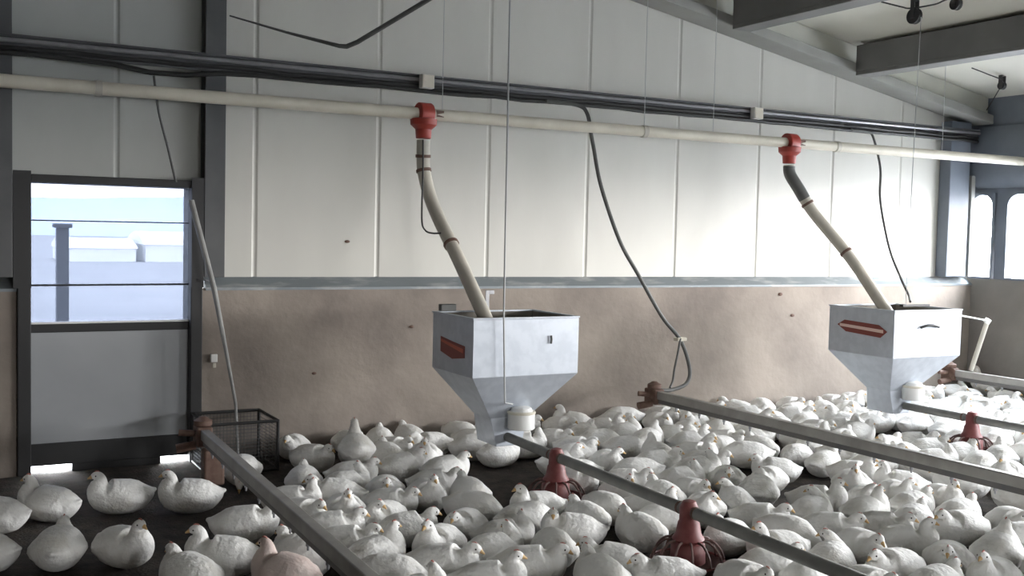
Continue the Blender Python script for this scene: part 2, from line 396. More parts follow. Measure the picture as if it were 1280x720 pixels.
# red drop outlets with bent feed tubes into the hoppers
def drop(p, path, tops, name_lab, tube_lab, dark):
    g = MB(); g.lathe([(.056, -.19), (.060, -.185), (.064, -.12), (.102, -.085), (.106, -.04), (.06, -.03)], p, 20); t = g.build('drop_outlet', M['red'], aug, smooth=True); t['label'] = name_lab
    def sub(g, nm, mt): 
        o = g.build(nm, mt, aug, smooth=True); o.parent = t; return o
    g = MB(); g.lathe([(.082, .062), (.088, .052), (.088, -.045), (.078, -.055)], p, 20, 'x'); sub(g, 'saddle', M['red'])
    g = MB(); q = Vector(p); g.box(q.x + .088, q.x + .15, q.y - .05, q.y + .02, q.z - .02, q.z + .03); sub(g, 'slide_gate', M['brown'])
    pts = spline(path, 10)
    tt = thing('drop_tube', tube_lab, 'pipe', path[0])
    g = MB(); g.tube(pts, .052, 16); g.build('barrel', M['tube'], tt, smooth=True)
    n = len(pts)
    for fr in tops:
        i = int(fr * (n - 1)); i = min(max(i, 1), n - 2); d = (pts[i + 1] - pts[i - 1]).normalized()
        g = MB(); g.tube([pts[i] - d * .012, pts[i] + d * .012], .060, 16); g.build('clamp', M['brown'], tt, smooth=True)
    if dark:
        i = int(n * .44); g = MB(); g.tube(pts[2:i], .055, 16); o = g.build('sleeve', M['hose'], tt, smooth=True); o['label'] = 'grey sleeve round the top of the tube'
    return pts, tt
p1 = ax(3.385); p2 = ax(7.03)
t1 = drop(p1, [p1 + Vector((0, 0, -.202)), p1 + Vector((0, -.002, -.30)), (3.395, 7.62, 2.20), (3.43, 7.50, 1.93), (3.46, 7.10, 1.535), (3.48, 6.73, 1.17), (3.48, 6.64, 1.09)], (.20, .33, .62),
     'red plastic drop outlet', 'bent cream feed tube dropping from the auger into the near hopper', False)
t2 = drop(p2, [p2 + Vector((0, 0, -.202)), p2 + Vector((.012, -.005, -.29)), (7.10, 7.40, 2.22), (7.20, 7.30, 2.00), (7.35, 6.98, 1.60), (7.42, 6.64, 1.18), (7.42, 6.56, 1.10)], (.46, .66),
     'faded red plastic drop outlet', 'bent feed tube with grey top dropping into the far hopper', True)
g = MB(); q = [(3.335, 7.52, 2.45), (3.33, 7.50, 2.2), (3.31, 7.46, 1.85), (3.31, 7.40, 1.76), (3.34, 7.33, 1.735), (3.42, 7.29, 1.74)]
g.tube(spline(q, 6), .007, 6); g.build('control_wire', M['wire'], t1[1], smooth=True)

# ---------------------------------------------------------------- hoppers
def hopper(x0, x1, y0, y1, label, kind):
    zt, zb, z2 = 1.172, .785, .47
    xm, ym = (x0 + x1) / 2 - .02, (y0 + y1) / 2
    t = thing('feed_hopper', label, 'hopper', (xm, ym, .33), 'galvanised feed hoppers')
    w = .012
    def wall4(g, ztop, zbot, o1, o2):
        pass
    # open box of four sheets with the funnel below, double walled
    b = bmesh.new()
    def ring(a0, a1, c0, c1, z): return [b.verts.new(p) for p in ((a0, c0, z), (a1, c0, z), (a1, c1, z), (a0, c1, z))]
    R = [ring(x0, x1, y0, y1, zb), ring(x0, x1, y0, y1, zt), ring(x0 + w, x1 - w, y0 + w, y1 - w, zt), ring(x0 + w, x1 - w, y0 + w, y1 - w, zb)]
    for A, B in zip(R, R[1:] + R[:1]):
        for k in range(4): b.faces.new((A[k], A[(k + 1) % 4], B[(k + 1) % 4], B[k]))
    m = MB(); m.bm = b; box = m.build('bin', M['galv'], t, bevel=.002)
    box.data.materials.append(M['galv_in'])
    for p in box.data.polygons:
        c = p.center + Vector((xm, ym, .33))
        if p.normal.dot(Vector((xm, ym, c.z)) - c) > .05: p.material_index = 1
    g = MB()
    for a0, a1, c0, c1 in ((x0 - .006, x1 + .006, y0 - .006, y0 + .02), (x0 - .006, x1 + .006, y1 - .02, y1 + .006), (x0 - .006, x0 + .02, y0 + .02, y1 - .02), (x1 - .02, x1 + .006, y0 + .02, y1 - .02)):
        g.box(a0, a1, c0, c1, zt + .001, zt + .012)
    g.build('rim', M['galv'], t, bevel=.002)
    b = bmesh.new(); hw, hd = .15, .13
    R = [ring(x0, x1, y0, y1, zb), ring(xm - hw, xm + hw, ym - hd, ym + hd, z2), ring(xm - hw + w, xm + hw - w, ym - hd + w, ym + hd - w, z2), ring(x0 + w, x1 - w, y0 + w, y1 - w, zb)]
    for A, B in zip(R, R[1:] + R[:1]):
        for k in range(4): b.faces.new((A[k], A[(k + 1) % 4], B[(k + 1) % 4], B[k]))
    m = MB(); m.bm = b; m.build('funnel', M['galv'], t, bevel=.002)
    g = MB(); g.hexa([(xm - .10, ym - .13, .27), (xm + .10, ym - .13, .27), (xm + .10, ym + .16, .27), (xm - .10, ym + .16, .27)], [(xm - hw, ym - hd, z2 + .005), (xm + hw, ym - hd, z2 + .005), (xm + hw, ym + hd, z2 + .005), (xm - hw, ym + hd, z2 + .005)])
    g.build('boot', M['galv'], t, bevel=.006)
    g = MB(); g.lathe([(.088, .398), (.094, .404), (.094, .50), (.090, .515), (.075, .53), (.070, .545), (.045, .556)], (xm + .055, ym - .20, 0), 22); o = g.build('sight_cup', M['white'], t, smooth=True); o['label'] = 'round white inspection cup'
    g = MB(); g.lathe([(.097, .505), (.099, .509), (.099, .521), (.094, .524)], (xm + .055, ym - .20, 0), 22); g.build('cup_band', M['cream'], o, smooth=True)
    # sticker on the door-side sheet: red lozenge with a pale stripe
    ya, yb = y0 + .12, y1 - .14
    g = MB(); b = g.bm; zc = (.965, .02) if kind == 1 else (1.0, 0)
    if kind == 1:
        poly = [(yb, 1.02), (yb, .915), ((ya + yb) / 2, .88), (ya, .905), (ya, .985), ((ya + yb) / 2, 1.0)]
    else:
        poly = [(yb + .04, 1.02), (yb - .06, .965), (ya + .02, .945), (ya - .05, 1.0), (ya + .04, 1.05), (yb - .04, 1.065)]
    A = [b.verts.new((x0 - .0035, y, z)) for y, z in poly]; B = [b.verts.new((x0 - .0005, y, z)) for y, z in poly]
    b.faces.new(A); b.faces.new(B[::-1])
    for i in range(6): j = (i + 1) % 6; b.faces.new((A[i], A[j], B[j], B[i]))
    st = g.build('sticker', M['labeldark'], t)
    st['label'] = 'red sticker with a pale stripe'
    g = MB()
    if kind == 1: g.hexa([(x0 - .006, yb - .01, .985), (x0 - .006, ya + .02, .935), (x0 - .004, ya + .02, .935), (x0 - .004, yb - .01, .985)], [(x0 - .006, yb - .01, 1.002), (x0 - .006, ya + .02, .965), (x0 - .004, ya + .02, .965), (x0 - .004, yb - .01, 1.002)])
    else: g.hexa([(x0 - .006, yb + .01, 1.008), (x0 - .006, ya - .01, .985), (x0 - .004, ya - .01, .985), (x0 - .004, yb + .01, 1.008)], [(x0 - .006, yb + .01, 1.032), (x0 - .006, ya - .01, 1.012), (x0 - .004, ya - .01, 1.012), (x0 - .004, yb + .01, 1.032)])
    g.build('stripe', M['labelwhite' if kind == 2 else 'labelred'], st)
    return t, xm, ym
h1, hx1, hy1 = hopper(3.145, 3.965, 6.22, 6.86, 'galvanised square feed hopper standing under the near drop tube', 1)
h2, hx2, hy2 = hopper(6.96, 7.78, 6.10, 6.82, 'galvanised square feed hopper standing under the far drop tube', 2)
# hook and dent on the plates
g = MB(); g.tube([(3.735, 6.206, 1.055), (3.737, 6.203, 1.03), (3.735, 6.206, 1.0)], .008, 8); g.build('bolt_strip', M['hose'], h1, smooth=True)
g = MB(); g.tube(spline([(7.26, 6.085, 1.035), (7.32, 6.068, 1.055), (7.40, 6.066, 1.055), (7.48, 6.085, 1.038)], 5), .011, 8); o = g.build('handle', M['black'], h2, smooth=True); o['label'] = 'dark bar handle on the front plate'
g = MB(); g.box(3.555, 3.585, 6.845, 6.853, 1.184, 1.33); g.box(3.585, 3.625, 6.845, 6.853, 1.30, 1.33); g.build('bracket', M['greymetal'], h1, bevel=.002)
g = MB(); g.box(3.18, 3.30, 6.80, 6.85, 1.185, 1.235); g.build('motor_box', M['hose'], h1, bevel=.006)
g = MB(); g.box(7.50, 7.53, 6.79, 6.80, 1.184, 1.36); g.box(7.44, 7.50, 6.79, 6.80, 1.28, 1.30); g.build('bracket', M['greymetal'], h2, bevel=.002)
g = MB(); g.box(7.40, 7.74, 6.40, 6.44, 1.186, 1.205); g.build('sensor_bar', M['wire'], h2, bevel=.002)
# suspension cord in front of the near hopper
g = MB(); g.tube([(3.335, 6.17, ceil_z(3.335) - .002), (3.34, 6.165, 1.2), (3.36, 6.16, .62), (3.50, 6.31, .58)], .0065, 8); tag(g.build('lifting_cord', M['cord'], smooth=True), 'pale lifting cord hanging from the ceiling down the front of the near hopper', 'cord')

# ---------------------------------------------------------------- feeder and drinker lines
YN = -1.0
def end_fitting(t, x, y, z, big):
    g = MB(); g.box(x - .05, x + .05, y - .02, y + .14, z - .06, z + .07); g.build('regulator', M['brown'], t, bevel=.012)
    g = MB(); g.lathe([(.055, .07), (.06, .075), (.06, .105), (.04, .115), (.02, .13)], (x, y + .06, z), 18); g.build('cap', M['brown'], t, smooth=True)
    g = MB(); g.tube([(x - .05, y + .06, z + .02), (x - .15, y + .08, z + .03)], .022, 12); g.build('elbow', M['brown'], t, smooth=True)
    g = MB(); g.tube([(x - .05, y + .03, z - .05), (x - .17, y + .05, z - .07)], .03, 12); g.build('flush_valve', M['brown'], t, smooth=True)
    if big:
        g = MB(); g.box(x - .02, x + .11, y - .10, y + .02, z - .30, z - .07); g.build('bracket', M['brown'], t, bevel=.012)
def drinker(x, z, y1, label, big=False, turn=0.):
    t = thing('drinker_line', label, 'drinker line', (x, y1, z))
    g = MB(); g.box(x - .028, x + .028, YN, y1, z - .012, z + .055); g.build('profile', M['alu'], t, bevel=.006)
    g = MB(); g.box(x - .014, x + .014, YN, y1 - .01, z - .05, z - .012); g.build('water_pipe', M['under'], t, bevel=.004)
    k = 0; y = y1 - .25
    while y > 2.0:
        g = MB(); g.lathe([(.004, -.088), (.006, -.085), (.006, -.07), (.011, -.066), (.011, -.05)], (x, y, z), 8); g.build('nipple', M['greymetal'], t, smooth=True); y -= .30
    end_fitting(t, x, y1, z, big)
    t.rotation_euler.z = turn
    return t
def feeder(x, z, y1, label, turn=0., stops=()):
    t = thing('feeder_line', label, 'feeder line', (x, y1, z))
    cuts = [y1] + [v for q in stops for v in (q + .056, q - .056)] + [YN]
    for a, b_ in zip(cuts[::2], cuts[1::2]):          # lengths of tube between the pans
        g = MB(); g.tube([(x, a, z), (x, b_, z)], .032, 16); g.build('auger_tube', M['pipe'], t, smooth=True)
    for q in stops:
        for d_ in (-.068, .068):
            g = MB(); g.tube([(x, q + d_ - .008, z), (x, q + d_ + .008, z)], .034, 14); g.build('collar', M['brown'], t, smooth=True)
    t.rotation_euler.z = turn
    return t
drinker(1.57, .375, 6.95, 'grey drinker pipe with red-brown end by the wire cage, leftmost of the pipes', True, -.027)
feeder(3.52, .335, 6.403, 'round grey feeder pipe running out from the near hopper', -.037, (5.71, 4.30))
drinker(5.42, .385, 7.22, 'broad grey drinker pipe between the two hoppers, fed by a hanging hose')
feeder(7.38, .335, 6.323, 'round grey feeder pipe running out from the far hopper', 0., (5.66,))
drinker(9.30, .385, 7.34, 'grey drinker pipe near the windowed side wall, with a white standpipe at its end')

# feeder pans
def pan(x, y, label):
    t = thing('feeder_pan', label, 'feeder pan', (x, y, 0), 'red feeder pans')
    c = (x, y, 0)
    g = MB(); g.lathe([(.02, .002), (.135, .002), (.165, .020), (.192, .062), (.196, .070), (.186, .070), (.158, .030), (.12, .016), (.05, .03), (.02, .05)], c, 40); g.build('dish', M['pandark'], t, smooth=True)
    g = MB(); g.lathe([(.085, .065), (.092, .07), (.088, .16), (.078, .175), (.07, .18)], c, 28); g.build('feed_cylinder', M['panred'], t, smooth=True)
    g = MB(); g.lathe([(.082, .18), (.085, .19), (.066, .22), (.056, .275), (.050, .285), (.048, .355), (.043, .365), (.034, .385), (.012, .392)], c, 28); g.build('cone', M['panred'], t, smooth=True)
    for k in range(12):
        a = 2 * PI * k / 12; ca, sa = math.cos(a), math.sin(a)
        g = MB(); g.tube(spline([(x + r * ca, y + r * sa, z) for r, z in ((.075, .185), (.125, .178), (.172, .13), (.190, .071))], 4), .0065, 6); g.build('spoke', M['pandark'], t, smooth=True)
    g = MB(); g.tube([(x + .19 * math.cos(2 * PI * k / 36), y + .19 * math.sin(2 * PI * k / 36), .078) for k in range(37)], .007, 6); g.build('rim_ring', M['panred'], t, smooth=True)
    return t
pans = [(3.497, 5.71), (3.446, 4.30), (7.40, 5.66)]
pan(*pans[0], "dusty red feeder pan on the near hopper's pipe, the one closer to the hopper")
pan(*pans[1], "dusty red feeder pan on the near hopper's pipe, the one farther from the hopper")
pan(*pans[2], "dark red feeder pan under the far hopper's pipe")

# hoses, cables, standpipe
g = MB(); g.tube(spline([(4.60, 7.825, 2.875), (4.90, 7.80, 2.86), (4.97, 7.75, 2.79), (4.98, 7.69, 2.60), (5.0, 7.68, 2.50), (5.06, 7.64, 2.17), (5.21, 7.56, 1.71), (5.40, 7.53, 1.41), (5.62, 7.47, 1.05), (5.80, 7.43, .84), (5.885, 7.40, .60), (5.83, 7.36, .47), (5.64, 7.32, .425), (5.505, 7.30, .43)], 8), .017, 10)
wh = thing('water_hose', 'dark hose curving down the end wall to the middle drinker pipe, with a clipped loop', 'hose', (5.47, 7.30, .43)); g.build('tube', M['hose'], wh, smooth=True); hz = wh
g = MB(); g.tube(spline([(5.775, 7.40, .86), (5.74, 7.38, .75), (5.69, 7.36, .60), (5.66, 7.34, .50), (5.60, 7.30, .45)], 6), .010, 8); g.build('loop', M['hose'], hz, smooth=True)
g = MB(); g.box(5.745, 5.845, 7.395, 7.465, .835, .865); o = g.build('clip', M['cream'], hz, bevel=.006); o['label'] = 'pale plastic clip'
g = MB(); g.tube(spline([(8.20, 7.83, 2.87), (8.40, 7.81, 2.86), (8.46, 7.78, 2.80), (8.40, 7.62, 2.48), (8.23, 7.45, 2.15), (8.10, 7.2, 1.69), (8.03, 6.98, 1.40), (7.93, 6.80, 1.26), (7.72, 6.60, 1.215)], 8), .012, 8)
tag(g.build('sensor_cable', M['hose'], smooth=True), 'thin grey cable hanging from the tray down into the far hopper', 'cable')
g = MB(); g.tube(spline([(1.40, D - .225, 2.80), (1.43, D - .25, 2.55), (1.50, D - .22, 2.3), (1.56, D - .2, 2.06)], 6), .009, 8)
tag(g.build('door_wire', M['hose'], smooth=True), 'thin dark wire hanging from the cable tray above the door', 'wire')
g = MB(); g.tube([(1.655, 7.80, 1.93), (1.78, 7.62, 1.31), (1.85, 7.53, .85), (1.905, 7.48, .50), (1.93, 7.48, .012)], [.022, .020, .014, .011, .011], 10)
tag(g.build('leaning_pole', M['hose_pale'], smooth=True), 'long pale grey pole leaning beside the door, its foot in the wire cage', 'pole')
sp = thing('standpipe', 'white upright standpipe at the end of the drinker pipe nearest the side wall', 'pipe', (9.40, 7.18, .45))
g = MB(); g.tube([(9.36, 7.20, .445), (9.42, 7.08, .96)], .024, 12); g.build('tube', M['tube'], sp, smooth=True)
g = MB(); g.tube([(9.415, 7.09, .945), (9.425, 7.07, .985)], .033, 12); g.build('cap', M['white'], sp, smooth=True)
g = MB(); g.tube([(7.80, 6.22, 1.13), (8.5, 6.55, 1.06), (9.39, 7.06, .972)], .008, 8); tag(g.build('stay_wire', M['cord'], smooth=True), 'pale stay wire from the far hopper rim to the white standpipe', 'wire')
# bent dark cable high under the roof
g = MB(); g.tube([(1.97, D - .05, 3.315), (2.35, 7.83, 3.205), (2.69, 7.62, 3.11), (2.73, 7.58, 3.105), (2.80, 7.54, 3.14), (3.20, 7.2, 3.43), (3.75, 6.7, 3.86), (4.30, 6.25, ceil_z(4.3) - .002)], [.006, .010, .016, .018, .018, .018, .018, .018], 10)
tag(g.build('roof_cable', M['hose'], smooth=True), 'dark sharply bent cable high on the end wall above the near outlet', 'cable')

# pulleys with their wires under the roof
def pulley(p, label, r):
    p = Vector(p)
    t = thing('roof_pulley', label, 'pulley', p)
    g = MB(); g.lathe([(r * .35, -.022), (r, -.022), (r, -.015), (r * .82, 0), (r, .015), (r, .022), (r * .35, .022)], p, 22, 'x'); g.build('wheel', M['black'], t, smooth=True)
    g = MB(); g.box(p.x - .032, p.x - .024, p.y - .02, p.y + .02, p.z - .02, p.z + r + .06); g.box(p.x + .024, p.x + .032, p.y - .02, p.y + .02, p.z - .02, p.z + r + .06); g.box(p.x - .032, p.x + .032, p.y - .02, p.y + .02, p.z + r + .06, p.z + r + .07); g.build('bracket', M['wire'], t)
    g = MB(); g.tube([(p.x, p.y, p.z + r + .07), (p.x, p.y, ceil_z(p.x))], .008, 8); g.build('drop_rod', M['wire'], t, smooth=True)
P1, P2, P3 = Vector((7.484, 6.48, 3.70)), Vector((7.488, 6.06, 3.73)), Vector((9.655, 7.21, 3.37))
pulley(P1, 'larger dark roof pulley with a cord dropping from it, between the two dark purlins', .068)
pulley(P2, 'smaller dark roof pulley at the end of the slack wire', .050)
pulley(P3, 'small dark roof pulley beyond the lower purlin, by the side wall', .040)
g = MB(); g.tube(spline([Vector((7.336, 6.72, ceil_z(7.336) - .03)), P1 + Vector((-.05, .10, .09)), P1 + Vector((0, .04, .074)), P1 * .5 + P2 * .5 + Vector((0, 0, .05)), P2 + Vector((0, .03, .056)), P2 + Vector((0, -.5, .02)), P2 + Vector((0, -1.2, .04))], 6), .007, 6); tag(g.build('pulley_wire', M['wire'], smooth=True), 'slack dark wire strung over the two roof pulleys between the purlins', 'wire')
g = MB(); g.tube([P1 + Vector((0, -.072, -.02)), P1 + Vector((-.01, -.07, -.5)), Vector((7.46, 6.425, 1.209))], .0035, 6); tag(g.build('lifting_cord', M['cord'], smooth=True), 'thin cord from the larger roof pulley down to the far hopper', 'cord')
g = MB(); g.tube(spline([Vector((9.234, 7.25, ceil_z(9.234) - .03)), P3 + Vector((-.2, .02, .10)), P3 + Vector((0, 0, .046)), P3 + Vector((.2, .2, -.03)), P3 + Vector((.50, .55, -.16))], 6), .006, 6); tag(g.build('pulley_wire', M['wire'], smooth=True), 'slack wire over the small roof pulley near the side wall', 'wire')

# wire cage on the litter by the door
cg = thing('wire_cage', 'dark wire netting cage on the litter right of the door', 'cage', (1.93, 7.62, 0))
cx0, cx1, cy0, cy1, cz = 1.70, 2.19, 7.40, 7.90, .37
def rod(a, b, nm='frame_bar', r=.012):
    g = MB(); g.tube([a, b], r, 8); g.build(nm, M['black'], cg, smooth=True)
for x in (cx0, cx1):
    for y in (cy0, cy1): rod((x, y, .012), (x, y, cz), 'post')
    rod((x, cy0, cz), (x, cy1, cz)); rod((x, cy0, .02), (x, cy1, .02))
for y in (cy0, cy1): rod((cx0, y, cz), (cx1, y, cz)); rod((cx0, y, .02), (cx1, y, .02))
for a, b_, c, d in ((cx0, cx1, cy0, cy0), (cx1, cx1, cy0, cy1), (cx0, cx0, cy0, cy1), (cx0, cx1, cy1, cy1)):
    bmm = MB(); v = [bmm.bm.verts.new(p) for p in ((a, c, .02), (b_, d, .02), (b_, d, cz), (a, c, cz))]; bmm.bm.faces.new(v); bmm.build('netting', M['net'], cg)

# ---------------------------------------------------------------- broilers
NS = 30
def sm(t): t = max(0., min(1., t)); return t * t * (3 - 2 * t)
def bird_mesh(name, spine, legs=False, with_beak=True, lift=0.):
    # spine: x, y, z, half width, half height from the tail to the beak
    P = [Vector((s[0], s[1], s[2] + lift)) for s in spine]
    pos = spline(P, 3)
    def lerp(i):
        out = []
        for k in range(len(spine) - 1):
            for j in range(3): out.append(spine[k][i] + (spine[k + 1][i] - spine[k][i]) * j / 3)
        out.append(spine[-1][i]); return out
    W, H = lerp(3), lerp(4)
    b = bmesh.new(); rings = []; side = Vector((0, 1, 0)); n = len(pos)
    for i, p in enumerate(pos):
        t = (pos[min(i + 1, n - 1)] - pos[max(i - 1, 0)]).normalized()
        side = (side - t * side.dot(t)).normalized(); up = t.cross(side)
        ring = []
        for k in range(NS):
            a = 2 * PI * k / NS; ca, sa = math.cos(a), math.sin(a)
            e = p + side * (W[i] * ca) + up * (H[i] * sa)
            if lift == 0 and i < n * .7: e.z = max(e.z, .004 + .02 * max(0, .02 - e.z))
            # folded wing: a raised tear-shaped pad on each flank
            u = (e.x + .155) / .235; zz = (e.z - lift - .075) / .085
            if 0 < u < 1 and 0 < zz < 1.15 and i < n * .62:
                k1 = sm(u / .30) * sm((1 - u) / .55); k2 = sm(zz / (.12 + .22 * u)) * sm((1.15 - zz) / .6)
                e.y += math.copysign(.019 * k1 * k2, ca); e.z -= .006 * k1 * (1 - k2)
            ring.append(b.verts.new(e))
        rings.append(ring)
    for A, B in zip(rings, rings[1:]):
        for k in range(NS): b.faces.new((A[k], A[(k + 1) % NS], B[(k + 1) % NS], B[k]))
    b.faces.new(rings[0][::-1]); tip = b.faces.new(rings[-1])
    bmesh.ops.recalc_face_normals(b, faces=b.faces)
    if with_beak:
        d = (pos[-1] - pos[-2]).normalized()
        c = tip.calc_center_median()
        for (ln, sc) in ((.012, .62), (.012, .45)):
            r = bmesh.ops.extrude_discrete_faces(b, faces=[tip]); tip = r['faces'][0]
            c0 = tip.calc_center_median()
            for v in tip.verts: v.co = c0 + (v.co - c0) * sc + d * ln + Vector((0, 0, -.002))
            tip.material_index = 1
            for e in tip.edges:
                for fc in e.link_faces: fc.material_index = 1
    if legs:
        b.faces.ensure_lookup_table()
        for sgn in (-1, 1):
            best = min((fc for fc in b.faces), key=lambda fc: (fc.calc_center_median() - Vector((-.005, .05 * sgn, lift + .01))).length)
            fc = best
            for dx, dz, sc, mi in ((-.005, -.02, 2.2, 0), (-.006, -.03, .75, 0), (-.004, -.02, .62, 2), (.004, None, .95, 2), (.012, -.006, 2.6, 2)):
                r = bmesh.ops.extrude_discrete_faces(b, faces=[fc]); fc = r['faces'][0]
                c0 = fc.calc_center_median()
                step = dz if dz is not None else -(c0.z - .012)
                for v in fc.verts:
                    v.co = c0 + (v.co - c0) * sc + Vector((dx, 0, step))
                    if mi == 2: v.co.z = c0.z + step
                fc.material_index = mi
                for e in fc.edges:
                    for f2 in e.link_faces:
                        if f2.material_index != 1: f2.material_index = mi
    me = bpy.data.meshes.new(name); b.to_mesh(me); b.free()
    for mm in ('feather', 'beak', 'leg'): me.materials.append(M[mm])
    for p in me.polygons: p.use_smooth = True
    return me

BODY = [(-.205, 0, .132, .010, .006), (-.188, 0, .128, .034, .016), (-.160, 0, .117, .066, .048), (-.115, 0, .107, .098, .084), (-.06, 0, .103, .120, .101), (0, 0, .104, .127, .105), (.055, 0, .109, .120, .105)]
POSE = {
    'sitting upright': BODY + [(.100, 0, .126, .102, .098), (.122, 0, .158, .078, .076), (.124, 0, .188, .055, .055), (.122, 0, .210, .041, .042), (.127, 0, .229, .033, .034), (.141, 0, .240, .028, .029), (.156, 0, .240, .020, .021), (.168, 0, .237, .011, .012)],
    'resting': BODY + [(.102, 0, .120, .102, .098), (.132, 0, .146, .076, .074), (.144, 0, .170, .051, .052), (.150, 0, .188, .037, .038), (.161, 0, .199, .030, .031), (.177, 0, .200, .026, .027), (.192, 0, .195, .019, .020), (.202, 0, .190, .011, .012)],
    'turning its head': BODY + [(.100, .004, .123, .102, .098), (.124, .010, .154, .075, .073), (.128, .018, .182, .050, .050), (.124, .026, .203, .036, .037), (.122, .040, .218, .030, .031), (.122, .058, .224, .026, .027), (.122, .074, .221, .019, .020), (.122, .085, .216, .011, .012)],
    'pecking': [(s[0], s[1], s[2] + .012 * (1 - (s[0] + .2) / .3), s[3], s[4]) for s in BODY] + [(.105, 0, .110, .102, .096), (.150, 0, .106, .070, .070), (.185, 0, .098, .046, .047), (.208, 0, .086, .034, .036), (.228, 0, .072, .030, .031), (.244, 0, .056, .026, .027), (.254, 0, .041, .019, .020), (.260, 0, .030, .011, .012)],
}
STAND = [(-.19, 0, .160, .010, .006), (-.175, 0, .150, .034, .018), (-.145, 0, .132, .064, .050), (-.10, 0, .113, .094, .086), (-.045, 0, .105, .116, .102), (.01, 0, .107, .122, .106), (.06, 0, .116, .112, .104),
         (.098, 0, .140, .092, .092), (.118, 0, .180, .062, .064), (.122, 0, .215, .043, .045), (.121, 0, .243, .033, .035), (.128, 0, .264, .029, .030), (.142, 0, .275, .026, .027), (.157, 0, .275, .019, .020), (.168, 0, .272, .011, .012)]
HEAD = {'sitting upright': ((.137, 0, .264), 0), 'resting': ((.170, 0, .224), .15), 'turning its head': ((.122, .054, .246), 0), 'pecking': ((.250, 0, .080), .9), 'standing': ((.138, 0, .396), 0)}
near_me, far_me = {}, {}
for k, sp_ in POSE.items(): near_me[k] = bird_mesh('broiler_body', sp_)
near_me['standing'] = bird_mesh('broiler_body', STAND, legs=True, lift=.10)
pink_me = near_me['sitting upright'].copy(); pink_me.materials[0] = M['feather_pink']
# comb: four-pointed ridge; eyes
b = bmesh.new(); pts = [(-.018, 0), (-.014, .010), (-.009, .006), (-.004, .014), (.001, .008), (.006, .014), (.010, .007), (.015, .009), (.020, -.004), (.012, -.008), (-.010, -.008)]
A = [b.verts.new((x, -.003, z)) for x, z in pts]; B = [b.verts.new((x, .003, z)) for x, z in pts]
b.faces.new(A); b.faces.new(B[::-1])
for i in range(len(pts)): j = (i + 1) % len(pts); b.faces.new((A[i], B[i], B[j], A[j]))
bmesh.ops.recalc_face_normals(b, faces=b.faces)
comb_me = bpy.data.meshes.new('comb'); b.to_mesh(comb_me); b.free(); comb_me.materials.append(M['comb'])
g = MB(); g.ball((0, 0, 0), .0045, 8); bmesh.ops.recalc_face_normals(g.bm, faces=g.bm.faces); eye_me = bpy.data.meshes.new('eye'); g.bm.to_mesh(eye_me); g.bm.free(); eye_me.materials.append(M['eye'])
EYE = {'sitting upright': [(.147, k * .0245, .244) for k in (-1, 1)], 'resting': [(.182, k * .0235, .202) for k in (-1, 1)], 'turning its head': [(.122 + k * .0235, .064, .226) for k in (-1, 1)], 'pecking': [(.249, k * .0235, .052) for k in (-1, 1)], 'standing': [(.148, k * .0235, .379) for k in (-1, 1)]}

CAM = Vector((0, 0, 1.75))
HX = [1.55, 3.50, 5.42, 7.40, 9.30]
GROW = [1.]
CIRC = ((-.145, .079), (-.085, .121), (-.02, .143), (.045, .129), (.110, .103), (.150, .052))
def circles(x, y, a, s, pose):
    ca, sa = math.cos(a), math.sin(a)
    L = CIRC[:5] + (((.17, .068), (.235, .044)) if pose == 'pecking' else (CIRC[5],))
    return [(x + d * s * ca, y + d * s * sa, r * s * GROW[0]) for d, r in L]
placed = []; grid = {}
def gk(x, y): return (int(x / .5), int(y / .5))
OBST = [(x, y, .235) for x, y in pans] + [(3.53, 6.34, .27), (3.53, 6.62, .2), (7.36, 6.25, .27), (7.36, 6.5, .2), (1.50, 7.03, .19), (1.62, 6.88, .10), (5.36, 7.30, .17), (9.24, 7.42, .17), (1.93, 7.42, .05)]
def cage_hit(c): return cx0 - c[2] - .02 < c[0] < cx1 + c[2] + .02 and cy0 - c[2] - .02 < c[1] < cy1 + c[2] + .02
def fits(cs, tol=.985):
    for c in cs:
        if c[1] + c[2] > D - .095 or c[0] + c[2] > XR - .01 or cage_hit(c): return False
        for o in OBST:
            if (c[0] - o[0]) ** 2 + (c[1] - o[1]) ** 2 < (c[2] + o[2]) ** 2: return False
        gx, gy = gk(c[0], c[1])
        for i in (-1, 0, 1):
            for j in (-1, 0, 1):
                for o in grid.get((gx + i, gy + j), ()):
                    if (c[0] - o[0]) ** 2 + (c[1] - o[1]) ** 2 < ((c[2] + o[2]) * tol) ** 2: return False
    return True
def add(x, y, a, s, pose, label=None, pink=False):
    cs = circles(x, y, a, s, pose)
    for c in cs: grid.setdefault(gk(c[0], c[1]), []).append(c)
    placed.append(dict(x=x, y=y, a=a, s=s, pose=pose, label=label, pink=pink))
R_ = math.radians
